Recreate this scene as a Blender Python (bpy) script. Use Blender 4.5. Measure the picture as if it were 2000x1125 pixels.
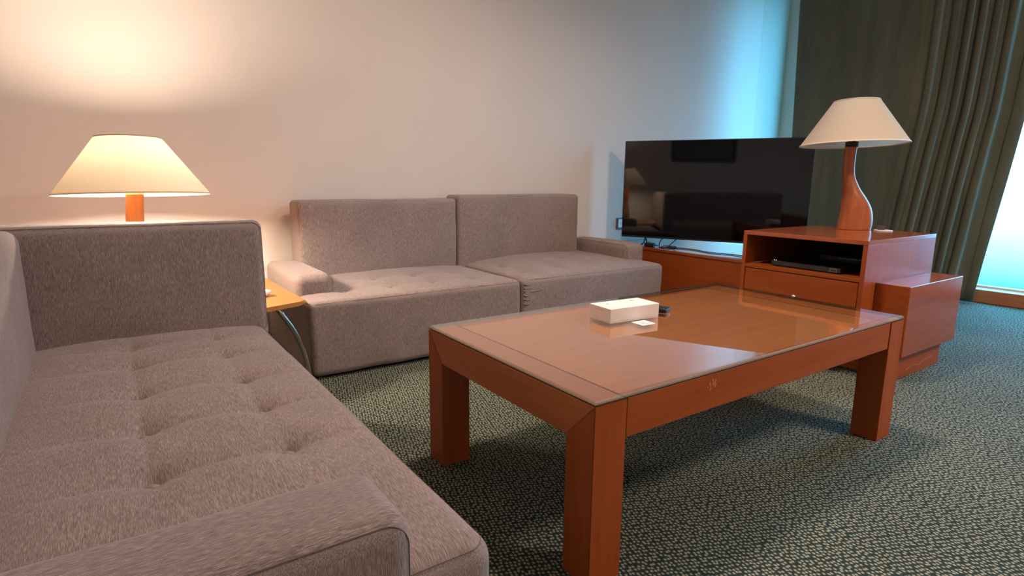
import bpy, bmesh, math, random
from mathutils import Vector, Matrix, noise
random.seed(7)
for o in list(bpy.data.objects): bpy.data.objects.remove(o)
S = bpy.context.scene
COL = S.collection

# ------------------------------------------------------------------ camera
YAW, PITCH, ROLL = 0.6066, 0.1861, 0.0100
fw = Vector((math.sin(YAW)*math.cos(PITCH), math.cos(YAW)*math.cos(PITCH), -math.sin(PITCH)))
rt = Vector((math.cos(YAW), -math.sin(YAW), 0)); up = rt.cross(fw)
rt2 = rt*math.cos(ROLL)+up*math.sin(ROLL); up2 = -rt*math.sin(ROLL)+up*math.cos(ROLL)
cd = bpy.data.cameras.new('camera'); cam = bpy.data.objects.new('camera', cd); COL.objects.link(cam)
cd.sensor_width = 36.0; cd.lens = 36.0*1137.24/2000.0; cd.clip_start = 0.02; cd.clip_end = 200
M = Matrix((rt2, up2, -fw)).transposed().to_4x4(); M.translation = Vector((-0.7764, -0.8192, 0.8744))
cam.matrix_world = M
S.camera = cam

# ------------------------------------------------------------------ view, world, lights
S.view_settings.view_transform = 'Standard'; S.view_settings.look = 'None'
S.view_settings.gamma = 1.0; S.view_settings.use_curve_mapping = False
S.view_settings.exposure = 0.0
S.cycles.use_denoising = True
S.cycles.max_bounces = 10; S.cycles.diffuse_bounces = 5; S.cycles.transparent_max_bounces = 12
S.cycles.caustics_reflective = False; S.cycles.caustics_refractive = False
S.cycles.sample_clamp_indirect = 6.0

W = bpy.data.worlds.new('daylight'); S.world = W; W.use_nodes = True
nt = W.node_tree; nt.nodes.clear()
wo = nt.nodes.new('ShaderNodeOutputWorld'); bg = nt.nodes.new('ShaderNodeBackground')
tc = nt.nodes.new('ShaderNodeTexCoord'); sx = nt.nodes.new('ShaderNodeSeparateXYZ')
rp = nt.nodes.new('ShaderNodeValToRGB')
nt.links.new(tc.outputs['Generated'], sx.inputs[0])
# bright hazy blue sky above a pale cyan sea
ma = nt.nodes.new('ShaderNodeMath'); ma.operation = 'MULTIPLY_ADD'; ma.inputs[1].default_value = 1.0; ma.inputs[2].default_value = 0.5
nt.links.new(sx.outputs['Z'], ma.inputs[0])
SKY = 24.0
rp.color_ramp.elements[0].position = 0.36; rp.color_ramp.elements[0].color = (0.10/SKY, 0.60/SKY, 0.93/SKY, 1)
rp.color_ramp.elements[1].position = 0.52; rp.color_ramp.elements[1].color = (0.09, 0.42, 0.77, 1)
nt.links.new(ma.outputs[0], rp.inputs[0]); nt.links.new(rp.outputs[0], bg.inputs[0])
bg.inputs[1].default_value = SKY
nt.links.new(bg.outputs[0], wo.inputs[0])

def area(name, loc, size, power, col, rot=(0,0,0), sy=None, portal=False):
    d = bpy.data.lights.new(name, 'AREA'); d.energy = power; d.color = col; d.size = size
    if sy: d.shape = 'RECTANGLE'; d.size_y = sy
    o = bpy.data.objects.new(name, d); COL.objects.link(o); o.location = loc; o.rotation_euler = rot
    if portal: d.cycles.is_portal = True
    return o
WARM = (1.0, 0.775, 0.64)
area('ceiling_lamp', (0.80, 0.72, 2.66), 0.30, 38, WARM).data.spread = math.radians(150)
area('ceiling_lamp', (2.0, -1.7, 2.66), 0.50, 95, WARM)
area('window_portal', (4.83, 0.95, 1.35), 2.6, 1, (1,1,1), (0, math.radians(90), 0), 2.9, True)

# ------------------------------------------------------------------ material helpers
def mat(name):
    m = bpy.data.materials.new(name); m.use_nodes = True
    n = m.node_tree; n.nodes.clear()
    out = n.nodes.new('ShaderNodeOutputMaterial')
    return m, n, out
def link(n, a, b): n.links.new(a, b)
def principled(name, col, rough=0.5, metal=0.0, spec=0.5, coat=0.0):
    m, n, out = mat(name); p = n.nodes.new('ShaderNodeBsdfPrincipled')
    p.inputs['Base Color'].default_value = (*col, 1); p.inputs['Roughness'].default_value = rough
    p.inputs['Metallic'].default_value = metal; p.inputs['Specular IOR Level'].default_value = spec
    p.inputs['Coat Weight'].default_value = coat; p.inputs['Coat Roughness'].default_value = 0.08
    link(n, p.outputs[0], out.inputs[0]); return m
def noise_node(n, vec, scale, detail=3, rough=0.55):
    t = n.nodes.new('ShaderNodeTexNoise'); t.inputs['Scale'].default_value = scale
    t.inputs['Detail'].default_value = detail; t.inputs['Roughness'].default_value = rough
    link(n, vec, t.inputs['Vector']); return t
def mapping(n, src, scale, rot=(0,0,0)):
    mp = n.nodes.new('ShaderNodeMapping'); mp.inputs['Scale'].default_value = scale; mp.inputs['Rotation'].default_value = rot
    link(n, src, mp.inputs[0]); return mp.outputs[0]
def ramp(n, fac, stops):
    r = n.nodes.new('ShaderNodeValToRGB'); e = r.color_ramp.elements
    e[0].position, e[0].color = stops[0][0], (*stops[0][1], 1)
    e[1].position, e[1].color = stops[-1][0], (*stops[-1][1], 1)
    for p, c in stops[1:-1]:
        k = e.new(p); k.color = (*c, 1)
    link(n, fac, r.inputs[0]); return r.outputs[0]
def math_node(n, op, a, b=None, c=None):
    m = n.nodes.new('ShaderNodeMath'); m.operation = op
    for i, v in enumerate((a, b, c)):
        if v is None: continue
        if isinstance(v, (int, float)): m.inputs[i].default_value = v
        else: link(n, v, m.inputs[i])
    return m.outputs[0]
def mixrgb(n, fac, a, b, mode='MIX'):
    m = n.nodes.new('ShaderNodeMix'); m.data_type = 'RGBA'; m.blend_type = mode
    for s, v in ((m.inputs[0], fac), (m.inputs[6], a), (m.inputs[7], b)):
        if isinstance(v, (int, float)): s.default_value = v
        elif isinstance(v, tuple): s.default_value = (*v, 1)
        else: link(n, v, s)
    return m.outputs[2]
def bump(n, h, strength, dist):
    b = n.nodes.new('ShaderNodeBump'); b.inputs['Strength'].default_value = strength; b.inputs['Distance'].default_value = dist
    link(n, h, b.inputs['Height']); return b.outputs[0]

def fabric(name, axis, tint=(1,1,1)):
    """woven grey-brown upholstery: slubby threads running down the sides and along `axis` on top"""
    m, n, out = mat(name); p = n.nodes.new('ShaderNodeBsdfPrincipled')
    t = n.nodes.new('ShaderNodeTexCoord'); g = n.nodes.new('ShaderNodeNewGeometry')
    H, L = 1050, 70
    top = mapping(n, t.outputs['Object'], (L, H, 90) if axis == 'x' else (H, L, 90))
    side = mapping(n, t.outputs['Object'], (H, H, L))
    nt_, ns_ = noise_node(n, top, 1.0, 2), noise_node(n, side, 1.0, 2)
    sp = n.nodes.new('ShaderNodeSeparateXYZ'); link(n, g.outputs['Normal'], sp.inputs[0])
    az = math_node(n, 'GREATER_THAN', math_node(n, 'ABSOLUTE', sp.outputs['Z']), 0.68)
    mx = n.nodes.new('ShaderNodeMix'); link(n, az, mx.inputs[0]); link(n, ns_.outputs[0], mx.inputs[2]); link(n, nt_.outputs[0], mx.inputs[3])
    fine = noise_node(n, t.outputs['Object'], 900, 2)
    big = noise_node(n, t.outputs['Object'], 6, 3)
    h = math_node(n, 'ADD', math_node(n, 'MULTIPLY', mx.outputs[0], 0.75), math_node(n, 'MULTIPLY', fine.outputs[0], 0.25))
    c = ramp(n, h, [(0.28, tuple(a*b for a, b in zip((0.085, 0.062, 0.055), tint))), (0.50, tuple(a*b for a, b in zip((0.232, 0.176, 0.157), tint))), (0.72, tuple(a*b for a, b in zip((0.46, 0.365, 0.33), tint)))])
    c = mixrgb(n, 1.0, c, ramp(n, big.outputs[0], [(0.3, (0.92, 0.92, 0.92)), (0.7, (1.06, 1.06, 1.06))]), 'MULTIPLY')
    link(n, c, p.inputs['Base Color']); p.inputs['Roughness'].default_value = 0.92
    p.inputs['Specular IOR Level'].default_value = 0.15; p.inputs['Sheen Weight'].default_value = 0.25
    p.inputs['Sheen Roughness'].default_value = 0.5; p.inputs['Sheen Tint'].default_value = (0.9, 0.82, 0.78, 1)
    link(n, bump(n, h, 0.5, 0.0015), p.inputs['Normal'])
    link(n, p.outputs[0], out.inputs[0]); return m

def wood(name, c0, c1, axis='x', rough=0.34, coat=0.10, scale=1.0, marks=False):
    m, n, out = mat(name); p = n.nodes.new('ShaderNodeBsdfPrincipled'); t = n.nodes.new('ShaderNodeTexCoord')
    s = {'x': (2.5, 38, 38), 'y': (38, 2.5, 38), 'z': (38, 38, 2.5)}[axis]
    v = mapping(n, t.outputs['Object'], tuple(k*scale for k in s))
    a = noise_node(n, v, 1.0, 4, 0.6); b = noise_node(n, mapping(n, t.outputs['Object'], tuple(k*5*scale for k in s)), 1.0, 2)
    h = math_node(n, 'ADD', math_node(n, 'MULTIPLY', a.outputs[0], 0.65), math_node(n, 'MULTIPLY', b.outputs[0], 0.35))
    c = ramp(n, h, [(0.32, c0), (0.68, c1)])
    link(n, c, p.inputs['Base Color']); p.inputs['Roughness'].default_value = rough
    p.inputs['Coat Weight'].default_value = coat; p.inputs['Coat Roughness'].default_value = 0.12
    p.inputs['Specular IOR Level'].default_value = 0.28
    link(n, bump(n, b.outputs[0], 0.03, 0.001), p.inputs['Normal'])
    link(n, p.outputs[0], out.inputs[0]); return m

def thin_glass(name, tint):
    m, n, out = mat(name); tr = n.nodes.new('ShaderNodeBsdfTransparent'); tr.inputs[0].default_value = (*tint, 1)
    gl = n.nodes.new('ShaderNodeBsdfGlossy'); gl.inputs['Roughness'].default_value = 0.0; gl.inputs[0].default_value = (1, 1, 1, 1)
    fr = n.nodes.new('ShaderNodeFresnel'); fr.inputs[0].default_value = 1.5
    mx = n.nodes.new('ShaderNodeMixShader'); g = n.nodes.new('ShaderNodeNewGeometry')
    # both surfaces of the slab mirror the room: 2R/(1+R), counted at the outward face
    r2 = math_node(n, 'DIVIDE', math_node(n, 'MULTIPLY', fr.outputs[0], 2.0), math_node(n, 'ADD', fr.outputs[0], 1.0))
    f = math_node(n, 'MULTIPLY', r2, math_node(n, 'SUBTRACT', 1.0, g.outputs['Backfacing']))
    link(n, f, mx.inputs[0]); link(n, tr.outputs[0], mx.inputs[1]); link(n, gl.outputs[0], mx.inputs[2])
    link(n, mx.outputs[0], out.inputs[0]); return m

def carpet_mat():
    m, n, out = mat('green_loop_carpet'); p = n.nodes.new('ShaderNodeBsdfPrincipled'); t = n.nodes.new('ShaderNodeTexCoord')
    warp = noise_node(n, t.outputs['Object'], 70, 2)
    va = n.nodes.new('ShaderNodeVectorMath'); va.operation = 'MULTIPLY_ADD'
    link(n, warp.outputs['Color'], va.inputs[0]); va.inputs[1].default_value = (0.003, 0.003, 0); link(n, t.outputs['Object'], va.inputs[2])
    v = mapping(n, va.outputs[0], (1/0.0100, 1/0.0125, 0), (0, 0, math.radians(20)))
    vo = n.nodes.new('ShaderNodeTexVoronoi'); vo.voronoi_dimensions = '2D'; vo.inputs['Scale'].default_value = 1.0; vo.inputs['Randomness'].default_value = 0.50
    link(n, v, vo.inputs['Vector'])
    d = vo.outputs['Distance']
    fine = noise_node(n, t.outputs['Object'], 420, 2)
    big = noise_node(n, t.outputs['Object'], 2.2, 3)
    dd = math_node(n, 'ADD', d, math_node(n, 'MULTIPLY', math_node(n, 'SUBTRACT', fine.outputs[0], 0.5), 0.22))
    c = ramp(n, dd, [(0.14, (0.345, 0.335, 0.25)), (0.26, (0.20, 0.20, 0.148)), (0.37, (0.036, 0.051, 0.040)), (0.75, (0.015, 0.027, 0.022))])
    c = mixrgb(n, 1.0, c, ramp(n, big.outputs[0], [(0.3, (0.88, 0.88, 0.88)), (0.7, (1.1, 1.1, 1.1))]), 'MULTIPLY')
    link(n, c, p.inputs['Base Color']); p.inputs['Roughness'].default_value = 0.95; p.inputs['Specular IOR Level'].default_value = 0.1
    link(n, bump(n, math_node(n, 'SUBTRACT', 1.0, dd), 0.6, 0.004), p.inputs['Normal'])
    link(n, p.outputs[0], out.inputs[0]); return m

def wall_mat(name, col):
    m, n, out = mat(name); p = n.nodes.new('ShaderNodeBsdfPrincipled'); t = n.nodes.new('ShaderNodeTexCoord')
    big = noise_node(n, t.outputs['Object'], 1.7, 3); f = noise_node(n, t.outputs['Object'], 160, 2)
    c = mixrgb(n, 1.0, col, ramp(n, big.outputs[0], [(0.3, (0.97, 0.97, 0.97)), (0.7, (1.02, 1.02, 1.02))]), 'MULTIPLY')
    link(n, c, p.inputs['Base Color']); p.inputs['Roughness'].default_value = 0.8; p.inputs['Specular IOR Level'].default_value = 0.2
    link(n, bump(n, f.outputs[0], 0.08, 0.001), p.inputs['Normal']); link(n, p.outputs[0], out.inputs[0]); return m

def velvet():
    m, n, out = mat('dark_green_velvet'); p = n.nodes.new('ShaderNodeBsdfPrincipled'); t = n.nodes.new('ShaderNodeTexCoord')
    a = noise_node(n, mapping(n, t.outputs['Object'], (9, 9, 1.2)), 1.0, 3)
    b = noise_node(n, mapping(n, t.outputs['Object'], (160, 160, 6)), 1.0, 2)
    c = ramp(n, math_node(n, 'ADD', math_node(n, 'MULTIPLY', a.outputs[0], .7), math_node(n, 'MULTIPLY', b.outputs[0], .3)), [(0.35, (0.070, 0.076, 0.046)), (0.65, (0.122, 0.118, 0.072))])
    link(n, c, p.inputs['Base Color']); p.inputs['Roughness'].default_value = 0.75
    p.inputs['Sheen Weight'].default_value = 1.0; p.inputs['Sheen Roughness'].default_value = 0.30; p.inputs['Sheen Tint'].default_value = (0.62, 0.72, 0.66, 1)
    link(n, p.outputs[0], out.inputs[0]); return m

def shade_mat(name, col, trans):
    m, n, out = mat(name); d = n.nodes.new('ShaderNodeBsdfDiffuse'); tl = n.nodes.new('ShaderNodeBsdfTranslucent')
    t = n.nodes.new('ShaderNodeTexCoord'); f = noise_node(n, mapping(n, t.outputs['Object'], (260, 260, 260)), 1.0, 2)
    c = mixrgb(n, 1.0, col, ramp(n, f.outputs[0], [(0.3, (0.95, 0.95, 0.95)), (0.7, (1.0, 1.0, 1.0))]), 'MULTIPLY')
    link(n, c, d.inputs[0]); link(n, c, tl.inputs[0])
    mx = n.nodes.new('ShaderNodeMixShader'); mx.inputs[0].default_value = trans
    link(n, d.outputs[0], mx.inputs[1]); link(n, tl.outputs[0], mx.inputs[2]); link(n, mx.outputs[0], out.inputs[0]); return m

def emit(name, col, s):
    m, n, out = mat(name); e = n.nodes.new('ShaderNodeEmission'); e.inputs[0].default_value = (*col, 1); e.inputs[1].default_value = s
    link(n, e.outputs[0], out.inputs[0]); return m

FX, FY = fabric('upholstery_along_x', 'x'), fabric('upholstery_along_y', 'y')
SEAMP = principled('seam_thread_pale', (0.185, 0.14, 0.125), 0.9, spec=0.1)
SEAM = principled('seam_thread', (0.13, 0.095, 0.083), 0.9, spec=0.1)
C0, C1 = (0.265, 0.052, 0.009), (0.355, 0.078, 0.015)
CHX, CHY, CHZ = (wood('cherry_'+a, C0, C1, a, 0.42 if a == 'z' else 0.34) for a in 'xyz')
CHYT = wood('cherry_end_rail', (0.34, 0.092, 0.024), (0.43, 0.125, 0.034), 'y', 0.36, 0.1)
CHTOP = wood('cherry_table_top', (0.42, 0.128, 0.036), (0.52, 0.170, 0.052), 'x', 0.35, 0.1)
BEECH = wood('orange_beech', (0.40, 0.160, 0.040), (0.50, 0.215, 0.060), 'x', 0.35, 0.2)
LAMPW = wood('lamp_mahogany', (0.25, 0.068, 0.022), (0.42, 0.130, 0.042), 'z', 0.34, 0.15, 0.7)
LAMPB = wood('lamp_beech', (0.36, 0.115, 0.024), (0.48, 0.170, 0.042), 'z', 0.35, 0.3)
SILL = wood('sill_wood', (0.33, 0.115, 0.04), (0.46, 0.18, 0.07), 'y', 0.4, 0.2)
BLACK = principled('black_plastic', (0.010, 0.010, 0.011), 0.42, spec=0.3)
MATTB = principled('matt_black', (0.008, 0.008, 0.009), 0.7)
SCREEN = principled('tv_glass', (0.002, 0.002, 0.003), 0.035, spec=0.42)
CHROME = principled('chrome', (0.62, 0.60, 0.58), 0.16, 1.0)
STEEL = principled('knob_metal', (0.80, 0.78, 0.74), 0.2, 1.0)
WHITE = principled('white_card', (0.80, 0.77, 0.73), 0.45)
WHITEP = principled('white_plastic', (0.78, 0.76, 0.72), 0.4)
GREY = principled('grey_print', (0.20, 0.20, 0.21), 0.6)
GAP = principled('dark_joint', (0.035, 0.012, 0.006), 0.8)
WORN = principled('worn_varnish', (0.50, 0.19, 0.055), 0.7)
GLASS = thin_glass('table_glass', (0.95, 0.985, 0.965))
GEDGE = principled('glass_edge', (0.22, 0.29, 0.265), 0.10, spec=0.9)
_n = GEDGE.node_tree; _p = next(k for k in _n.nodes if k.type == 'BSDF_PRINCIPLED'); _o = next(k for k in _n.nodes if k.type == 'OUTPUT_MATERIAL')
_t = _n.nodes.new('ShaderNodeBsdfTransparent'); _t.inputs[0].default_value = (0.86, 0.95, 0.92, 1); _m = _n.nodes.new('ShaderNodeMixShader'); _m.inputs[0].default_value = 0.5
_n.links.new(_t.outputs[0], _m.inputs[1]); _n.links.new(_p.outputs[0], _m.inputs[2]); _n.links.new(_m.outputs[0], _o.inputs[0])
WGLASS = thin_glass('window_glass', (0.97, 0.99, 0.99))
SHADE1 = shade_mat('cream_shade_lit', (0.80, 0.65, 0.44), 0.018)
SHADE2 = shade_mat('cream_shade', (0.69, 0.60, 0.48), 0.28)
TRIM = principled('shade_trim', (0.52, 0.42, 0.25), 0.8)
TRIM2 = principled('shade_trim_pale', (0.66, 0.57, 0.46), 0.8)
BULB = emit('lit_bulb', (1.0, 0.81, 0.66), 1350)
WALL = wall_mat('cream_wall_paint', (0.66, 0.588, 0.518))
CEIL = wall_mat('white_ceiling_paint', (0.78, 0.75, 0.71))
FRAMEW = principled('white_frame', (0.72, 0.72, 0.70), 0.45)
CARPET = carpet_mat(); VELVET = velvet()

# ------------------------------------------------------------------ mesh helpers
def obj(name, bm, m, parent=None, smooth=False, loc=None):
    me = bpy.data.meshes.new(name); bmesh.ops.recalc_face_normals(bm, faces=bm.faces[:]); bm.to_mesh(me); bm.free()
    for k in (m if isinstance(m, (list, tuple)) else [m]): me.materials.append(k)
    if smooth:
        for p in me.polygons: p.use_smooth = True
    o = bpy.data.objects.new(name, me); COL.objects.link(o)
    if parent: o.parent = parent
    if loc: o.location = loc
    return o
def thing(name, label, cat, loc=(0,0,0), rz=0.0, group=None):
    o = bpy.data.objects.new(name, None); COL.objects.link(o); o.location = loc; o.rotation_euler = (0, 0, rz)
    o.empty_display_size = 0.05; o['label'] = label; o['category'] = cat
    if group: o['group'] = group
    return o
def tag(o, label, cat, group=None):
    o['label'] = label; o['category'] = cat
    if group: o['group'] = group
    return o
def struct(name, bm, m, parent=None, smooth=False):
    o = obj(name, bm, m, parent, smooth)
    if not parent: o['kind'] = 'structure'
    return o
def NB(): return bmesh.new()
def box(bm, x0, y0, z0, x1, y1, z1, bev=0.0, seg=2, mi=0):
    r = bmesh.ops.create_cube(bm, size=1.0); vs = r['verts']
    for v in vs: v.co = Vector((x0+(v.co.x+.5)*(x1-x0), y0+(v.co.y+.5)*(y1-y0), z0+(v.co.z+.5)*(z1-z0)))
    fs = list({f for v in vs for f in v.link_faces})
    for f in fs: f.material_index = mi
    if bev > 0:
        es = list({e for v in vs for e in v.link_edges})
        bmesh.ops.bevel(bm, geom=es, offset=bev, segments=seg, profile=0.5, affect='EDGES', clamp_overlap=True)
    return bm
def tube(bm, pts, rad, seg=10, closed=False, caps=True):
    pts = [Vector(p) for p in pts]; n = len(pts); rings = []; prev = None
    for i, p in enumerate(pts):
        if closed: t = pts[(i+1) % n]-pts[i-1]
        else: t = pts[min(i+1, n-1)]-pts[max(i-1, 0)]
        t.normalize()
        if prev is None:
            a = Vector((0, 0, 1)) if abs(t.z) < .9 else Vector((1, 0, 0)); u = t.cross(a).normalized()
        else: u = (prev-t*prev.dot(t)).normalized()
        prev = u; w = t.cross(u); r = rad(i/(n-1)) if callable(rad) else rad
        rings.append([bm.verts.new(p+(u*math.cos(2*math.pi*k/seg)+w*math.sin(2*math.pi*k/seg))*r) for k in range(seg)])
    m = n if closed else n-1
    for i in range(m):
        a, b = rings[i], rings[(i+1) % n]
        for k in range(seg): bm.faces.new((a[k], a[(k+1) % seg], b[(k+1) % seg], b[k]))
    if caps and not closed:
        bm.faces.new(rings[0][::-1]); bm.faces.new(rings[-1])
    return bm
def lathe(bm, prof, c=(0,0,0), seg=48, cap0=False, cap1=False):
    rings = []
    for r, z in prof:
        rings.append([bm.verts.new((c[0]+r*math.cos(2*math.pi*k/seg), c[1]+r*math.sin(2*math.pi*k/seg), c[2]+z)) for k in range(seg)])
    for a, b in zip(rings, rings[1:]):
        for k in range(seg): bm.faces.new((a[k], a[(k+1) % seg], b[(k+1) % seg], b[k]))
    if cap0: bm.faces.new(rings[0][::-1])
    if cap1: bm.faces.new(rings[-1])
    return bm
def smooth_pts(pts, n=8):
    pts = [Vector(p) for p in pts]; out = []
    for i in range(len(pts)-1):
        p0, p1, p2, p3 = pts[max(i-1, 0)], pts[i], pts[i+1], pts[min(i+2, len(pts)-1)]
        for k in range(n):
            t = k/n
            out.append(0.5*((2*p1)+(p2-p0)*t+(2*p0-5*p1+4*p2-p3)*t*t+(3*p1-p0-3*p2+p3)*t**3))
    out.append(pts[-1]); return out
def rbox(x0, y0, z0, x1, y1, z1, r, step=0.03, disp=None, bm=None, arc=4):
    """upholstered block: box with all edges rounded to r, gridded, optionally displaced"""
    bm = bm or NB(); c = Vector(((x0+x1)/2, (y0+y1)/2, (z0+z1)/2)); h = ((x1-x0)/2, (y1-y0)/2, (z1-z0)/2)
    def coords(L):
        a = [L-r+r*math.tan(math.radians(45*k/arc)) for k in range(arc, -1, -1)]
        n = max(1, round(2*(L-r)/step))
        mid = [-(L-r)+2*(L-r)*k/n for k in range(1, n)]
        return [-v for v in a]+mid+[v for v in reversed(a)]
    cs = [coords(L) for L in h]; made = {}
    def vert(p):
        k = tuple(round(v, 5) for v in p)
        if k in made: return made[k]
        inner = Vector([max(-(h[i]-r), min(h[i]-r, p[i])) for i in range(3)]); d = Vector(p)-inner
        nrm = d.normalized() if d.length > 1e-9 else Vector((0, 0, 1)); q = inner+nrm*r+c
        if disp: q = q+disp(q, nrm)
        made[k] = bm.verts.new(q); return made[k]
    for ax in range(3):
        u, v = [i for i in range(3) if i != ax]
        for s in (-1, 1):
            for a0, a1 in zip(cs[u], cs[u][1:]):
                for b0, b1 in zip(cs[v], cs[v][1:]):
                    q = []
                    for aa, bb in ((a0, b0), (a1, b0), (a1, b1), (a0, b1)):
                        p = [0, 0, 0]; p[ax] = s*h[ax]; p[u] = aa; p[v] = bb; q.append(vert(p))
                    bm.faces.new(q)
    return bm
def piping(bm, axis, x0, x1, z0, z1, d, rc, t=0.0026, n=7):
    """seam running round a face; axis 'y': loop in xz at y=d, 'x': loop in yz at x=d, 'z': loop in xy at z=d"""
    pts = []
    for cx, cz, a0 in ((x1-rc, z1-rc, 0), (x0+rc, z1-rc, 90), (x0+rc, z0+rc, 180), (x1-rc, z0+rc, 270)):
        for k in range(n+1):
            a = math.radians(a0+90*k/n); pts.append((cx+rc*math.cos(a), cz+rc*math.sin(a)))
    P = [(a, d, b) if axis == 'y' else ((d, a, b) if axis == 'x' else (a, b, d)) for a, b in pts]
    return tube(bm, P, t, 6, True)

# ------------------------------------------------------------------ the room
XL, XR, YB, YF, ZC = -1.32, 4.62, 2.48, -3.2, 2.70
struct('floor', box(NB(), XL-.1, YF-.1, -0.06, 5.3, YB+.1, 0.0), CARPET)
struct('ceiling', box(NB(), XL-.1, YF-.1, ZC, XR+.2, YB+.1, ZC+.1), CEIL)
struct('wall_back', box(NB(), XL-.1, YB, 0, XR+.2, YB+.1, ZC), WALL)
struct('wall_left', box(NB(), XL-.1, YF, 0, XL, YB, ZC), WALL)
struct('wall_front', box(NB(), XL-.1, YF-.1, 0, XR+.2, YF, ZC), WALL)
WY0, WY1, WZ0, WZ1 = -0.45, 2.30, 0.105, 2.62
bm = NB(); box(bm, XR, WY1, 0, XR+.2, YB, ZC); box(bm, XR, YF, 0, XR+.2, WY0, ZC)
box(bm, XR, WY0, WZ1, XR+.2, WY1, ZC); box(bm, XR, WY0, 0, XR+.2, WY1, WZ0-.02)
struct('wall_right', bm, WALL)
bm = NB(); q = [(4.20, YB+.001), (4.545, 2.430), (4.552, 2.30), (XR+.001, 2.30), (XR+.001, YB+.001)]  # added corner wedge, facets angled so the wall here takes less window light
va, vb = [bm.verts.new((x, y, 0)) for x, y in q], [bm.verts.new((x, y, ZC)) for x, y in q]
bm.faces.new(va[::-1]); bm.faces.new(vb)
for i in range(5): bm.faces.new((va[i], va[(i+1) % 5], vb[(i+1) % 5], vb[i]))
struct('dimming_wedge_1', bm, WALL)
bm = NB(); f = 0.05
box(bm, XR+.012, WY0, WZ0-.02, XR+.062, WY0+f, WZ1); box(bm, XR+.012, WY1-f, WZ0-.02, XR+.062, WY1, WZ1)
box(bm, XR+.012, WY0+f, WZ1-f, XR+.062, WY1-f, WZ1); box(bm, XR+.012, WY0+f, WZ0-.02, XR+.062, WY1-f, WZ0+.006)
win = struct('window_1', bm, FRAMEW)
bm = NB(); box(bm, XR+.035, WY0+f, WZ0+.006, XR+.042, WY1-f, WZ1-f)
obj('pane', bm, WGLASS, win)
struct('baseboard_right', box(NB(), 4.50, YF, 0, XR-.001, WY1+.1, 0.098, 0.006), SILL)

# ------------------------------------------------------------------ sofas
def tuft(btns, zt, crown, x0, x1, y0, y1, dent=0.020, cs=1.0, rowaxis='x'):
    """buttoned seat: plump between the buttons, pinched at them, shallow creases along the rows"""
    rows = sorted({round(b[1] if rowaxis == 'x' else b[0], 3) for b in btns}); cols = sorted({round(b[0] if rowaxis == 'x' else b[1], 3) for b in btns})
    def f(q, nrm):
        w = max(0.0, nrm.z)**2
        if w < 1e-3: return Vector((0, 0, 0))
        u = (q.x-x0)/(x1-x0)*2-1; v = (q.y-y0)/(y1-y0)*2-1
        d = crown*(1-abs(u)**3.0)*(1-abs(v)**5)
        r_, c_ = (q.y, q.x) if rowaxis == 'x' else (q.x, q.y)
        inn = 1/(1+math.exp(-(c_-(cols[0]-.13))/.03))*1/(1+math.exp((c_-(cols[-1]+.13))/.03))
        inr = 1/(1+math.exp(-(r_-(rows[0]-.10))/.03))*1/(1+math.exp((r_-(rows[-1]+.10))/.03))
        for R in rows: d -= cs*inn*(0.0055*math.exp(-abs(r_-R)/0.006)+0.0060*math.exp(-((r_-R)/0.034)**2))
        for C in cols: d -= cs*inr*(0.0028*math.exp(-abs(c_-C)/0.006)+0.0020*math.exp(-((c_-C)/0.03)**2))
        for b in btns:
            dd = math.hypot(q.x-b[0], q.y-b[1])
            d -= dent*math.exp(-(dd/0.021)**1.25)+0.006*math.exp(-(dd/0.07)**2)
            if dd < .12: d -= dent*0.10*math.exp(-((dd-.035)/0.03)**2)*max(0, math.sin(7*math.atan2(q.y-b[1], q.x-b[0])+b[1]*40))
        d += 0.0035*noise.noise(Vector((q.x*4, q.y*4, 1.3)))
        return Vector((0, 0, d*w))
    return f
def bulge(axis, sgn, amt, c, hx, hz):
    def f(q, nrm):
        k = nrm[axis]*sgn
        if k <= 0: return Vector((0, 0, 0))
        a = [i for i in range(3) if i != axis]
        u = (q[a[0]]-c[0])/hx; v = (q[a[1]]-c[1])/hz
        o = Vector((0, 0, 0)); o[axis] = sgn*amt*k*max(0, 1-u**4)*max(0, 1-v**4); return o
    return f
def soft(bm, seed, amp=0.0022, f=7):
    for v in bm.verts: v.co += Vector((noise.noise(v.co*f+Vector((seed, 0, 0))), noise.noise(v.co*f+Vector((0, seed, 0))), noise.noise(v.co*f+Vector((0, 0, seed)))))*amp
    return bm
def button(x, y, z, parent):
    bm = lathe(NB(), [(0.0005, 0.0075), (0.007, 0.0068), (0.0120, 0.0038), (0.0140, -0.001), (0.0125, -0.007)], (0, 0, 0), 16, False, False)
    return obj('button', bm, FX, parent, True, (x, y, z))
def seat(name, x0, y0, z0, x1, y1, z1, btns, crown, parent, m, step, rowaxis):
    T = tuft(btns, z1, crown, x0, x1, y0, y1, rowaxis=rowaxis)
    s = obj(name, soft(rbox(x0, y0, z0, x1, y1, z1, 0.028, step, T), x0), m, parent, True)
    for bx, by in btns: button(bx, by, z1+T(Vector((bx, by, z1)), Vector((0, 0, 1))).z+0.004, s)
    return s

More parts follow.
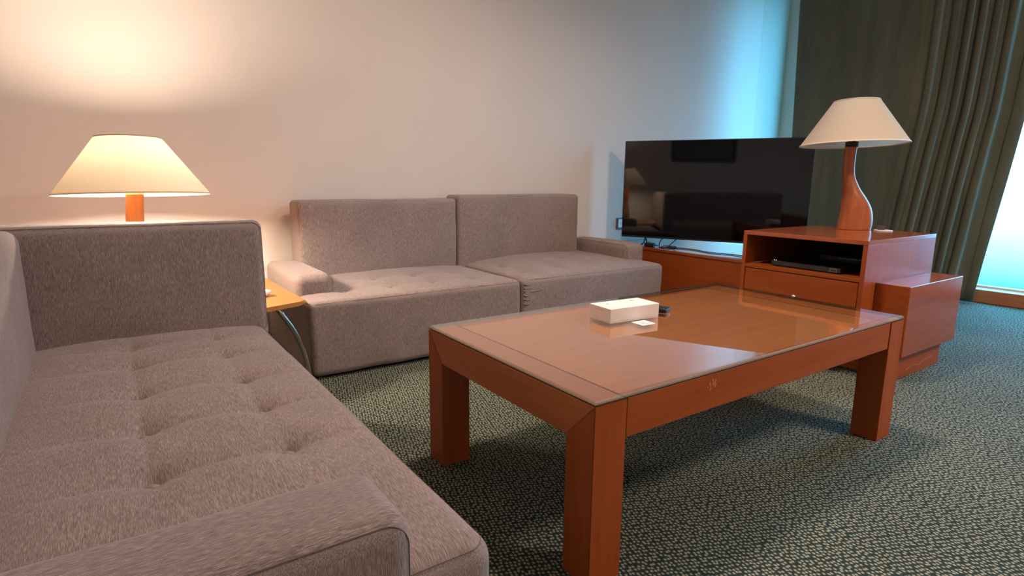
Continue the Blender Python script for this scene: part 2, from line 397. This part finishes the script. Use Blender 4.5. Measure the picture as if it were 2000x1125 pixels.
# -- long sofa in the foreground on the left
s1 = thing('sofa', 'grey buttoned sofa in the left foreground with a corner backrest and one low armrest', 'sofa', (-0.66, 0.6, 0))
P1 = Vector(s1.location)
def loc1(bm):
    for v in bm.verts: v.co -= P1
    return bm
B1 = [(x, y) for x in (-0.757, -0.532) for y in (0.292, 0.522, 0.752, 0.998, 1.215)]
T1 = tuft(B1, 0.355, 0.022, -1.06, -0.348, -0.17, 1.6, dent=0.019)
seat1 = obj('seat', loc1(soft(rbox(-1.14, -0.172, 0.012, -0.345, 1.46, 0.352, 0.042, 0.0062, T1), 1)), FY, s1, True)
for bx, by in B1:
    button(bx-P1.x, by-P1.y, 0.352+T1(Vector((bx, by, .352)), Vector((0, 0, 1))).z+0.0085, seat1)
sb = piping(NB(), 'z', -1.13, -0.3573, -0.1597, 1.45, 0.3397, 0.03, 0.0009)
obj('seam', loc1(sb), SEAMP, seat1, True)
pb = soft(rbox(-1.14, 1.330, 0.30, -0.337, 1.465, 0.724, 0.030, 0.03, bulge(1, -1, 0.006, (-.7, .55), .36, .2)), 2)
pan = obj('backrest', loc1(pb), FX, s1, True)
obj('seam', loc1(piping(NB(), 'y', -1.10, -0.3425, 0.33, 0.7175, 1.3355, 0.034, 0.0010)), SEAM, pan, True)
lb = soft(rbox(-1.15, -0.18, 0.30, -0.985, 1.332, 0.718, 0.038, 0.03, bulge(0, 1, 0.006, (.55, .52), .74, .2)), 3)
obj('backrest', loc1(lb), FY, s1, True)
ab = soft(rbox(-1.15, -0.198, 0.22, -0.492, -0.035, 0.452, 0.030, 0.025, bulge(2, 1, 0.006, (-.8, -.115), .33, .08)), 4)
arm = obj('armrest', loc1(ab), FX, s1, True)
obj('seam', loc1(piping(NB(), 'y', -1.14, -0.4985, 0.24, 0.4465, -0.1925, 0.035, 0.0010)), SEAM, arm, True)

# -- two-seat sofa against the back wall
s2 = thing('sofa', 'grey two-seat sofa against the back wall, behind the coffee table', 'sofa', (1.0, 2.03, 0))
P1 = Vector(s2.location)
SY = 1.640
BL = [(x, y) for x in (0.10, 0.33, 0.56, 0.79) for y in (SY+.185, SY+.405)]
BR = [(x, y) for x in (1.13, 1.36, 1.59, 1.82) for y in (SY+.185, SY+.405)]
def seat2(x0, x1, z1, btns, crown, seed, dent, cs):
    T = tuft(btns, z1, crown, x0, x1, SY, SY+1.4, dent=dent, cs=cs, rowaxis='y')
    s = obj('seat', loc1(soft(rbox(x0, SY, 0.012, x1, 2.43, z1, 0.030, 0.013, T), seed, 0.003)), FX, s2, True)
    for bx, by in btns: button(bx-P1.x, by-P1.y, z1+T(Vector((bx, by, z1)), Vector((0, 0, 1))).z+0.003, s)
    obj('seam', loc1(piping(NB(), 'z', x0+.008, x1-.008, SY+.0085, 2.40, z1-.008, 0.03, 0.0010)), SEAMP, s, True)
    return s
seat2(-0.112, 0.995, 0.345, BL, 0.018, 5, 0.008, 0.35)
sr = seat2(1.003, 2.105, 0.350, BR, 0.040, 6, 0.014, 0.7)
# gathered pleats where the right seat cover meets the left one
bm = NB()
for k, (zz, ln) in enumerate(((.322, .06), (.300, .10), (.283, .20), (.262, .05), (.240, .08), (.215, .06))):
    tube(bm, smooth_pts([(1.012, SY+.006, zz), (1.012+ln*.35, SY-.001, zz-.004), (1.012+ln, SY+.004, zz+.008)], 6), lambda t: 0.0035*(1-t)+0.0006, 6)
obj('pleat', loc1(bm), FX, sr, True)
for x0, x1, zt, sd in ((0.022, 0.953, 0.752, 7), (0.957, 1.915, 0.772, 8)):
    b = soft(rbox(x0, 2.255, 0.30, x1, 2.425, zt, 0.026, 0.03, bulge(1, -1, 0.010, ((x0+x1)/2, .55), (x1-x0)/2, .2)), sd)
    bo = obj('backrest', loc1(b), FX, s2, True)
    obj('seam', loc1(piping(NB(), 'y', x0+.008, x1-.008, 0.33, zt-.008, 2.2635, 0.034, 0.0010)), SEAM, bo, True)
for x0, x1, zt, y0, sd in ((-0.112, 0.058, 0.432, 1.825, 9), (1.965, 2.125, 0.460, 1.830, 10)):
    a = soft(rbox(x0, y0, 0.27, x1, 2.43, zt, 0.034, 0.025, bulge(2, 1, 0.006, ((x0+x1)/2, 2.1), .085, .3)), sd)
    ao = obj('armrest', loc1(a), FY, s2, True)
    xs = x0+.006 if x0 > 1 else x1-.006
    obj('seam', loc1(piping(NB(), 'x', y0+.007, 2.40, 0.29, zt-.004, xs, 0.03, 0.0010)), SEAM, ao, True)

# ------------------------------------------------------------------ coffee table
L_, W_, LX, LY, HB, HW = 1.410, 0.747, 0.093, 0.088, 0.329, 0.4190
ct = thing('coffee_table', 'low cherry wood coffee table with a glass sheet on top', 'coffee table', (L_/2, W_/2, 0))
P1 = Vector(ct.location)
def prism_yz(x0, x1, pts, bev=0.0016):
    """outline in the yz plane, extruded from x0 to x1"""
    bm = NB(); a = [bm.verts.new((x0, y, z)) for y, z in pts]; b = [bm.verts.new((x1, y, z)) for y, z in pts]
    bm.faces.new(a); bm.faces.new(b[::-1])
    for i in range(len(pts)): bm.faces.new((a[i], b[i], b[(i+1) % len(pts)], a[(i+1) % len(pts)]))
    bmesh.ops.recalc_face_normals(bm, faces=bm.faces[:])
    bmesh.ops.bevel(bm, geom=bm.edges[:], offset=bev, segments=2, affect='EDGES'); return bm
e = 0.0003
for x in (0, L_-LX):
    obj('leg', loc1(prism_yz(x, x+LX, [(0, 0), (LY, 0), (LY, HB-e), (0, HW-e)])), CHZ, ct)
    obj('leg', loc1(prism_yz(x, x+LX, [(W_, 0), (W_-LY, 0), (W_-LY, HB-e), (W_, HW-e)])), CHZ, ct)
    obj('end_rail', loc1(prism_yz(x, x+LX, [(0, HW), (LY, HB), (W_-LY, HB), (W_, HW)])), CHYT, ct)
for y in (0.002, W_-.0305):
    bm = NB(); box(bm, LX+.0025, y, HB, L_-LX-.0025, y+.0285, HW, 0.0016); a = obj('apron', loc1(bm), CHX, ct)
    if y < .1:
        bm = NB()
        for i in range(16):
            u, w = random.uniform(-.016, .016), random.uniform(-.012, .012)
            r = random.uniform(.0015, .0042)
            vs = [bm.verts.new((0.382+u+r*math.cos(k*math.pi/3)*random.uniform(.6, 1.3), 0.0012, 0.392+w+r*math.sin(k*math.pi/3)*random.uniform(.6, 1.3))) for k in range(6)]
            vb = [bm.verts.new((v.co.x, 0.0025, v.co.z)) for v in vs]
            bm.faces.new(vs); bm.faces.new(vb[::-1])
            for k in range(6): bm.faces.new((vs[k], vb[k], vb[(k+1) % 6], vs[(k+1) % 6]))
        for (ax, az, bx, bz) in ((.735, .378, .752, .366), (.742, .382, .762, .369), (.70, .350, .706, .346)):
            obj('scratch', loc1(tube(NB(), [(ax, 0.0018, az), (bx, 0.0018, bz)], 0.0008, 5)), WORN, a)
        obj('worn_patch', loc1(bm), WORN, a)
bm = NB(); box(bm, LX+.0045, .030, HW-.022, L_-LX-.0045, W_-.030, HW, 0.0012); tp = obj('top_panel', loc1(bm), CHTOP, ct)
for a in (LX, L_-LX-.0045):
    bm = NB(); box(bm, a+.0001, .030, HW-.02, a+.0044, W_-.030, HW-.003); obj('joint', loc1(bm), GAP, tp)
bm = NB(); box(bm, 0.001, 0.001, HW+.0028, L_-.001, W_-.001, 0.430)
bmesh.ops.bevel(bm, geom=[e_ for e_ in bm.edges if all(v.co.z > .42999 for v in e_.verts)], offset=.0034, segments=1, affect='EDGES')
bmesh.ops.recalc_face_normals(bm, faces=bm.faces[:]); bm.normal_update()
for f in bm.faces: f.material_index = 0 if abs(f.normal.z) > .95 else 1
obj('glass_top', loc1(bm), [GLASS, GEDGE], ct)['label'] = 'clear glass sheet with green edge'

bm = NB()  # black strip added to draw the dark shadow line under the glass
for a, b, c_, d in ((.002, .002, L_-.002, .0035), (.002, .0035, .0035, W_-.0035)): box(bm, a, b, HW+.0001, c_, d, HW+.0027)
obj('shadow_gap_strip', loc1(bm), MATTB, ct)['label'] = 'thin black strip for the shadow gap under the glass'
# things on the coffee table
ZT = 0.4302
pbx = thing('phone_box', 'small white cardboard phone box lying on the glass coffee table', 'box', (0.589, 0.501, ZT), math.radians(-4.2))
hx, hy, hz = 0.1025, 0.052, 0.0465
bm = NB(); box(bm, -hx, -hy, 0, hx, hy, 0.0035, 0.0008)
obj('base', bm, WHITE, pbx)
bm = NB(); box(bm, -hx, -hy, .0038, hx, hy, hz, 0.0012); lid = obj('lid', bm, WHITE, pbx)
bm = lathe(NB(), [(0.0034, 0), (0.0034, .0003)], (-.058, .018, hz), 12, True, True); obj('printed_mark', bm, GREY, lid)
bm = lathe(NB(), [(0.0075, 0), (0.0075, .0003)], (0, 0, 0), 16, True, True)
bm.transform(Matrix.Translation((.050, .024, hz)) @ Matrix.Rotation(-.5, 4, 'Z') @ Matrix.Diagonal((1, .55, 1, 1))); obj('printed_mark', bm, GREY, lid)
obj('printed_line', box(NB(), -hx-.0003, -.012, .036, -hx, .026, .0368), GREY, lid)
obj('printed_line', box(NB(), -hx-.0003, .008, .010, -hx, .028, .0107), GREY, lid)
rm = thing('remote_control', 'black remote control lying behind the white box on the coffee table', 'remote', (0.742, 0.532, ZT), math.radians(104))
bm = rbox(-.072, -.021, 0, .072, .021, .017, .0075, .02); body = obj('body', bm, BLACK, rm, True)
bm = NB()
for i in range(7):
    for j in (-1, 0, 1): box(bm, -.058+i*.017, j*.0115-.0035, .0165, -.048+i*.017, j*.0115+.0035, .0183, .0006)
obj('key_pad', bm, MATTB, rm)
cdv = obj('card', box(NB(), -.0285, -.026, 0, .0285, .026, .0006), WHITE, None, False, (0.583, 0.4105, ZT)); cdv.rotation_euler = (0, 0, math.radians(-2))
tag(cdv, 'small white printed card on the glass in front of the white box', 'card')
bm = NB(); box(bm, -.012, -.010, .0006, .004, .008, .0009); box(bm, .006, -.014, .0006, .020, -.008, .0009)
obj('print', bm, principled('pale_print', (0.45, 0.46, 0.47), .7), cdv)

# ------------------------------------------------------------------ media console, cabinet, low box
cs = thing('media_console', 'long low cherry wood console under the television', 'console', (2.70, 1.68, 0))
P1 = Vector(cs.location)
bm = NB(); box(bm, 2.340, 0.975, 0.06, 3.06, 2.44, 0.385, .002); obj('body', loc1(bm), CHY, cs)
bm = NB(); box(bm, 2.335, 0.970, 0.3853, 3.065, 2.445, 0.405, .002); obj('top', loc1(bm), wood('console_top', C0, C1, 'y', 0.06, 1.0), cs)
bm = NB(); box(bm, 2.39, 1.03, 0, 3.0, 2.40, 0.0598); obj('plinth', loc1(bm), CHY, cs)

CX0, CX1, CY0, CY1, CZ0, CZ1 = 1.903, 2.605, 0.359, 0.960, 0.12, 0.625
cb = thing('cabinet', 'cherry wood cabinet with an open shelf over a drawer, carrying the unlit lamp', 'cabinet', ((CX0+CX1)/2, (CY0+CY1)/2, 0))
P1 = Vector(cb.location); t = 0.020
bm = NB(); box(bm, CX0, CY0, CZ1-t, CX1, CY1, CZ1, .0015); obj('top', loc1(bm), wood('cabinet_top', C0, C1, 'x', 0.2, 0.6), cb)
for y in (CY0, CY1-t): bm = NB(); box(bm, CX0, y, CZ0, CX1, y+t, CZ1-t-.0003, .001); obj('side_panel', loc1(bm), CHZ, cb)
bm = NB(); box(bm, CX1-.012, CY0+t, CZ0, CX1-.002, CY1-t, CZ1-t); obj('back_panel', loc1(bm), MATTB, cb)
bm = NB(); box(bm, CX0+.001, CY0+t, 0.440, CX1-.013, CY1-t, 0.457, .001); obj('shelf', loc1(bm), CHY, cb)
bm = NB(); box(bm, CX0+.02, CY0+t, CZ0, CX1-.013, CY1-t, CZ0+t); obj('bottom_panel', loc1(bm), CHY, cb)
bm = NB(); box(bm, CX0+.002, CY0+t+.003, CZ0+.003, CX0+.020, CY1-t-.003, 0.436, .002); dr = obj('drawer', loc1(bm), CHY, cb)
bm = lathe(NB(), [(0.0045, 0), (0.0045, .010), (0.010, .014), (0.0125, .019), (0.010, .024), (0.0005, .026)], (0, 0, 0), 20)
bm.transform(Matrix.Rotation(math.radians(-90), 4, 'Y')); kn = obj('knob', bm, STEEL, dr, True, (CX0+.002-P1.x, 0.657-P1.y, 0.330)); kn['label'] = 'round metal drawer knob'
bm = NB(); box(bm, 2.066, 0.375, 0, 2.56, 0.94, CZ0-.0003, .001); obj('plinth', loc1(bm), CHY, cb)

lw = thing('low_cabinet', 'low cherry wood box unit on a plinth at the right side of the cabinet', 'cabinet', (2.30, 0.288, 0))
P1 = Vector(lw.location)
bm = NB(); box(bm, 2.014, 0.218, 0.120, 2.589, 0.3575, 0.4335, .0022); obj('body', loc1(bm), wood('box_cherry', C0, C1, 'x', 0.25, 0.5), lw)
bm = NB(); box(bm, 2.07, 0.250, 0, 2.526, 0.3575, 0.1197, .0015); pl = obj('plinth', loc1(bm), CHX, lw)
bm = NB(); tube(bm, smooth_pts([(2.16, .2495, .030), (2.24, .2495, .042), (2.30, .2495, .030), (2.36, .2495, .046), (2.44, .2495, .050)], 5), .0006, 5)
obj('scratch', loc1(bm), WORN, pl)

# recorder and its cable on the shelf
dv = thing('video_recorder', 'slim black disc player with a square display on the cabinet shelf', 'recorder', (2.07, 0.655, 0.4575))
bm = NB(); box(bm, -.118, -.170, .003, .12, .170, .026, .002); bo = obj('body', bm, BLACK, dv)
bm = NB(); box(bm, -.121, -.170, .005, -.1182, .170, .024, .001); fp = obj('front_panel', bm, principled('panel_black', (.02, .02, .022), .22), dv)
bm = NB()
for a, b, c_, d in ((-.155, .007, -.1525, .0225), (-.124, .007, -.1215, .0225), (-.155, .007, -.1215, .009), (-.155, .0205, -.1215, .0225)): box(bm, -.1222, a, b, -.1212, c_, d)
obj('display', bm, principled('display_grey', (.22, .23, .24), .5), fp)
bm = NB(); box(bm, -.1216, .02, .014, -.1212, .105, .0152); obj('disc_slot', bm, principled('slot_grey', (.08, .08, .085), .4), fp)
bm = NB()
for y in (.158, .148): lathe(bm, [(.0045, .026), (.004, .031), (.0005, .032)], (-.112, y, 0), 12)
obj('dial', bm, STEEL, fp, True)
for x in (-.1, .1):
    for y in (-.15, .15): obj('foot', lathe(NB(), [(.008, 0), (.008, .0035)], (x, y, 0), 10, True, True), MATTB, dv)
st = thing('set_top_box', 'dark set-top box at the back of the cabinet shelf behind the disc player', 'set-top box', (2.38, 0.63, 0.4575))
bm = NB(); box(bm, -.09, -.13, 0, .09, .13, .042, .003); obj('body', bm, BLACK, st)
bm = NB(); box(bm, -.0915, -.085, .030, -.0895, .035, .0325); obj('trim_strip', bm, principled('strip_grey', (.25, .25, .26), .35), st)
wire = tube(NB(), smooth_pts([(1.955, .925, .4602), (1.965, .895, .466), (2.02, .875, .474), (2.14, .86, .470), (2.24, .85, .4605), (2.40, .84, .4605)], 7), .0022, 7)
tag(obj('signal_cable', wire, principled('cable_grey', (.06, .06, .062), .5), None, True), 'thin dark cable at the left end of the cabinet shelf', 'cable')

# ------------------------------------------------------------------ television
TW, TH, TZ = 1.236, 0.692, 0.456
TA = math.radians(-64.0)
tv = thing('television', 'large black flat-screen television standing switched off in the corner', 'television', (2.6495, 1.7415, 0.4052), TA)
z0 = TZ-.4052
bm = NB(); box(bm, -TW/2, 0.004, z0, TW/2, 0.030, z0+TH, .003); hs = obj('housing', bm, MATTB, tv)
bm = NB(); box(bm, -.42, .030, z0+.05, .42, .062, z0+.42, .012); obj('back_cover', bm, BLACK, tv)
bm = NB(); box(bm, -TW/2+.006, 0.0005, z0+.014, TW/2-.006, 0.0042, z0+TH-.006); obj('screen', bm, SCREEN, tv)
bm = NB()
for a, b, c_, d in ((-TW/2, z0, TW/2, z0+.0135), (-TW/2, z0+TH-.0055, TW/2, z0+TH), (-TW/2, z0+.0135, -TW/2+.0055, z0+TH-.0055), (TW/2-.0055, z0+.0135, TW/2, z0+TH-.0055)):
    box(bm, a, -.001, b, c_, .0045, d)
obj('bezel', bm, principled('bezel_black', (.010, .010, .011), .3), tv)
for sx_ in (-.44, .44):
    bm = NB(); tube(bm, [(sx_, .02, z0+.004), (sx_, -.02, .012), (sx_, -.10, .0055)], .0055, 8); tube(bm, [(sx_, .02, z0+.004), (sx_, .06, .012), (sx_, .13, .0055)], .0055, 8)
    obj('foot', bm, BLACK, tv, True)

TVI = (Matrix.Translation((2.6495, 1.7415, 0.4052)) @ Matrix.Rotation(TA, 4, 'Z')).inverted()
ZK = 0.4088
cb1 = tube(NB(), smooth_pts([(2.73, 1.93, .56), (2.64, 1.97, .47), (2.56, 1.99, ZK), (2.47, 1.92, ZK), (2.50, 1.74, ZK), (2.46, 1.57, ZK), (2.50, 1.40, ZK), (2.46, 1.2, ZK), (2.50, 1.0, ZK)], 8), .0032, 7)
for v in cb1.verts: v.co.z = max(v.co.z, ZK-.0032)
cb1.transform(TVI); obj('power_cable', cb1, MATTB, tv, True)
cb2 = tube(NB(), smooth_pts([(2.60, 2.02, .50), (2.50, 2.02, .445), (2.45, 1.99, ZK), (2.40, 1.92, ZK), (2.44, 1.86, ZK), (2.52, 1.90, ZK), (2.50, 1.97, ZK+.001), (2.43, 1.95, ZK+.001)], 8), .0033, 7)
for v in cb2.verts: v.co.z = max(v.co.z, ZK-.0032)
cb2.transform(TVI); obj('signal_cable', cb2, MATTB, tv, True)
plug = thing('power_adapter', 'small black power adapter among the cables on the console', 'adapter', (2.395, 2.03, 0.4052), math.radians(20))
obj('body', rbox(-.022, -.035, 0, .022, .035, .026, .006, .02), BLACK, plug, True)
bm = tube(NB(), [(0, -.034, .013), (0, -.05, .012), (.0, -.062, .008)], .004, 8); obj('cord_stub', bm, MATTB, plug, True)

sk = thing('wall_socket', 'dark framed socket plate on the back wall beside the television', 'socket', (2.545, YB, 0.535))
bm = NB(); box(bm, -.045, -.010, -.045, .045, -.0002, .045, .004); obj('frame', bm, principled('socket_frame', (.05, .07, .10), .4), sk)
bm = NB(); box(bm, -.032, -.013, -.032, .032, -.0095, .032, .003); pt = obj('plate', bm, WHITEP, sk)
bm = NB()
for x in (-.010, .010): box(bm, x-.003, -.0136, -.004, x+.003, -.0128, .004)
obj('socket_hole', bm, MATTB, pt)

# ------------------------------------------------------------------ lamps
def shade(parent, zb, zt, rb, rtp, m, trim, tilt=0.0):
    bm = lathe(NB(), [(rb+(rtp-rb)*k/10, zb+(zt-zb)*k/10) for k in range(11)], (0, 0, 0), 72)
    s = obj('lamp_shade', bm, m, parent, True); s['label'] = 'cream conical lamp shade'
    for nm, r, z, h in (('lower_rim', rb, zb, .006), ('upper_rim', rtp, zt, .005)):
        k = (rb-rtp)/(zt-zb); dz = h if z == zb else -h
        bm = NB(); pr = [(r+.0015, z), (r-k*dz+.0015, z+dz), (r-k*dz-.0012, z+dz), (r-.0012, z)]
        lathe(bm, pr+[pr[0]], (0, 0, 0), 72); obj(nm, bm, trim, s, True)
    bm = NB()
    for k in range(3):
        a = k*2.0944+.4; tube(bm, [(0.012*math.cos(a), .012*math.sin(a), zt-.012), ((rtp-.002)*math.cos(a), (rtp-.002)*math.sin(a), zt-.006)], .0014, 6)
    tube(bm, [(0.012*math.cos(a), .012*math.sin(a), zt-.012) for a in [k*math.pi/8 for k in range(16)]], .0014, 6, True)
    obj('carrier_ring', bm, STEEL, s, True); return s
def sbody(parent, secs, m, name='lamp_body'):
    """secs: (height, centre offset, half width, half depth), smooth loft"""
    P = smooth_pts([(a, b, c) for a, b, c, d in secs], 5); D = smooth_pts([(a, d, 0) for a, b, c, d in secs], 5)
    bm = NB(); rings = []; seg = 28
    for p, d in zip(P, D):
        rings.append([bm.verts.new((p.y+p.z*math.copysign(abs(math.cos(a))**.85, math.cos(a)), d.y*math.copysign(abs(math.sin(a))**.85, math.sin(a)), p.x)) for a in [2*math.pi*k/seg for k in range(seg)]])
    for a, b in zip(rings, rings[1:]):
        for k in range(seg): bm.faces.new((a[k], a[(k+1) % seg], b[(k+1) % seg], b[k]))
    bm.faces.new(rings[0][::-1]); bm.faces.new(rings[-1])
    return obj(name, bm, m, parent, True)

# lamp on the cabinet, unlit
LZ = CZ1
l2 = thing('table_lamp', 'unlit table lamp with a swaying dark wood base on the cabinet by the curtain', 'lamp', (2.455, 0.735, LZ), -YAW)
k = 3.16/1137.24/1.0
def hgt(py): return (449.5-py)*k*1.055
secs = []
for py, xl, xr in ((449.5, 1638, 1699), (440, 1639.5, 1700.3), (431, 1640.8, 1700), (422, 1642, 1698.6), (415, 1642.6, 1696.5), (405, 1643, 1691.5), (392, 1642.4, 1682.5), (376, 1640.6, 1670), (357, 1638, 1659.5), (340, 1636.6, 1656.2), (320, 1636.3, 1655.8), (303, 1636.8, 1656.6)):
    secs.append((max(0, hgt(py)), ((xl+xr)/2-1650)*k, (xr-xl)/2*k, min((xr-xl)/2*k, .062)*.92))
sbody(l2, secs, LAMPW)
hn = hgt(303)
bm = lathe(NB(), [(0.030, hn-.001), (0.030, hn+.024), (0.018, hn+.026), (0.018, hn+.075)], (-.008, 0, 0), 24, True, True); obj('socket', bm, MATTB, l2, True)
bm = lathe(NB(), [(.0005, hn+.074), (.012, hn+.076), (.016, hn+.09), (.030, hn+.125), (.028, hn+.15), (.014, hn+.168), (.0005, hn+.172)], (-.008, 0, 0), 20); obj('bulb', bm, WHITEP, l2, True)
sh2 = shade(l2, hgt(300), hgt(224), 0.253, 0.104, SHADE2, TRIM2)
sh2.rotation_euler = (math.radians(-2.0), math.radians(-1.0), 0); sh2.location = (hgt(300)*.0175, -hgt(300)*.035, 0)

# side table between the sofas, lamp on it lit
st = thing('side_table', 'low light wood side table with curved chrome legs in the corner between the sofas', 'side table', (-0.55, 1.88, 0))
P1 = Vector(st.location)
out = [(-.122, 1.640), (-.135, 1.617), (-.16, 1.605), (-.32, 1.550), (-.48, 1.513), (-.62, 1.50), (-.95, 1.50), (-1.0, 1.53), (-1.0, 2.31), (-.97, 2.34), (-.17, 2.34), (-.140, 2.31)]
bm = NB(); vt = [bm.verts.new((x, y, .3485)) for x, y in out]; vb = [bm.verts.new((x, y, .3665)) for x, y in out]
bm.faces.new(vt[::-1]); bm.faces.new(vb)
for i in range(len(out)): bm.faces.new((vt[i], vt[(i+1) % len(out)], vb[(i+1) % len(out)], vb[i]))
bmesh.ops.bevel(bm, geom=[e for e in bm.edges if abs(e.verts[0].co.z-e.verts[1].co.z) < 1e-5], offset=.006, segments=3, affect='EDGES')
obj('tabletop', loc1(bm), BEECH, st, False)
for pts in ([(-.240, 1.66, .347), (-.222, 1.652, .315), (-.178, 1.652, .240), (-.142, 1.652, .150), (-.125, 1.652, .060), (-.122, 1.652, .0)],
            [(-.90, 1.62, .347), (-.93, 1.60, .30), (-.96, 1.58, .18), (-.97, 1.575, .0)],
            [(-.90, 2.24, .347), (-.93, 2.26, .30), (-.96, 2.28, .18), (-.97, 2.285, .0)],
            [(-.26, 2.24, .347), (-.22, 2.26, .30), (-.18, 2.28, .18), (-.165, 2.285, .0)]):
    obj('leg', loc1(tube(NB(), smooth_pts(pts, 6), .0115, 14)), CHROME, st, True)
l1 = thing('table_lamp', 'lit table lamp with a glowing cream shade behind the left sofa', 'lamp', (-0.680, 1.87, 0.3667), math.radians(6))
zb, zt_ = 0.797-.3667, 1.014-.3667
f = 0.17/0.20
secs = [(0, .050, .085, .058), (.03, .052, .085, .058), (.07, .045, .078, .055), (.11, .030, .062, .05), (.16, .008, .044, .044), (.22, -.010, .034, .034), (.30, -.010, .031, .031), (.375, -.006, .030, .030), (zb+.008, 0, .030, .030)]
sbody(l1, secs, LAMPB)
bm = lathe(NB(), [(0.024, zb+.008), (0.024, zb+.03), (0.016, zb+.032), (0.016, zb+.045)], (0, 0, 0), 20, True, True); obj('socket', bm, MATTB, l1, True)
bm = lathe(NB(), [(.0005, zb+.045), (.014, zb+.046), (.022, zb+.055), (.024, zb+.08), (.024, zb+.155), (.018, zb+.172), (.0005, zb+.180)], (0, 0, 0), 20); obj('bulb', bm, BULB, l1, True)
sh1 = shade(l1, zb, zt_, 0.262, 0.108, SHADE1, TRIM)
sh1.rotation_euler = (math.radians(-3.2), 0, 0); sh1.location = (0, -zb*.0558, 0)
ds = lathe(NB(), [(.0005, .002), (.020, 0), (.032, .010), (.036, .024), (.033, .0245), (.029, .012), (.018, .005), (.0005, .005)], (0, 0, 0), 28)
tag(obj('dish', ds, WHITEP, None, True, (-0.262, 1.80, .3667)), 'small white dish on the light wood side table, mostly hidden by the left sofa', 'dish')

# small things beside the unlit lamp
tag(obj('coaster', lathe(NB(), [(.0005, 0), (.042, 0), (.043, .002), (.042, .004), (.0005, .004)], (0, 0, 0), 28), WHITEP, None, False, (2.548, 0.580, CZ1+.0002)), 'flat white coaster on the cabinet just right of the unlit lamp', 'coaster')
mb = thing('matchbox', 'tiny dark matchbox standing on the white coaster beside the unlit lamp', 'matchbox', (2.545, 0.590, CZ1+.0044), math.radians(30))
bm = NB(); box(bm, -.010, -.016, 0, .010, .016, .020, .001); obj('sleeve', bm, principled('matchbox_dark', (.05, .035, .03), .6), mb)
bm = NB(); box(bm, -.0085, -.0168, .002, .0085, .0168, .018); obj('tray', bm, principled('matchbox_tray', (.16, .12, .09), .7), mb)

# ------------------------------------------------------------------ curtain
def curtain():
    bm = NB(); N, K = 620, 26; grid = []
    for j in range(K+1):
        v = j/K; z = 0.012+v*(ZC-0.03)
        yl = 2.005+0.05*min(1, max(0, (z-1.2)/1.2)); yr = 0.715-0.13*min(1.0, z/1.4)-0.02*max(0, z-1.4)
        row = []
        for i in range(N+1):
            u = i/N; w = 0.45*u+0.55*(1-(1-u)**2)      # more samples in the gathered right-hand end
            y = yl+(yr-yl)*w; t = y-yr
            g = max(0.0, min(1.0, (0.62-t)/0.22)); g = g*g*(3-2*g)
            amp = 0.009+0.022*g*(0.75+0.25*math.sin(37*y+1.0))
            ph = 2*math.pi*(1.9*(1-w)+8.6*max(0, 0.56-t)/0.56*(0.9+0.1*math.sin(9*t)))+0.30*math.sin(2.6*z+7*y)
            s = math.sin(ph)
            x = 4.45-0.78*max(0.0, min(t, 0.44))-0.05*(1-math.exp(-max(0.0, t-0.44)/0.064))+amp*s*(1-0.6*math.exp(-t/0.03))+0.010*noise.noise(Vector((y*4, z*.7, 0)))+0.004*noise.noise(Vector((y*14, z*1.6, 3)))
            y += 0.010*g*math.sin(2*ph+.9)+0.004*noise.noise(Vector((u*11, z*1.3, 5)))
            row.append(bm.verts.new((x, y, z)))
        grid.append(row)
    for a, b in zip(grid, grid[1:]):
        for i in range(N): bm.faces.new((a[i], a[i+1], b[i+1], b[i]))
    return bm
cu = obj('curtain', curtain(), VELVET, None, True)
so = cu.modifiers.new('cloth', 'SOLIDIFY'); so.thickness = 0.0035
tag(cu, 'dark green velvet curtain drawn across the window behind the cabinet', 'curtain')

# framed picture on the left wall (seen mirrored in the television)
pf = thing('picture_frame', 'dark framed picture on the left wall, mirrored in the television screen', 'picture', (XL, 0.78, 1.42))
bm = NB(); w, h, b = .42, .30, .045
box(bm, .0005, -w, -h, .025, w, -h+b, .003); box(bm, .0005, -w, h-b, .025, w, h, .003); box(bm, .0005, -w, -h+b, .025, -w+b, h-b, .003); box(bm, .0005, w-b, -h+b, .025, w, h-b, .003)
obj('frame', bm, principled('frame_dark', (.03, .022, .018), .4), pf)
bm = NB(); box(bm, .002, -w+b, -h+b, .010, w-b, h-b); obj('canvas', bm, principled('canvas_dark', (.13, .12, .11), .6), pf)
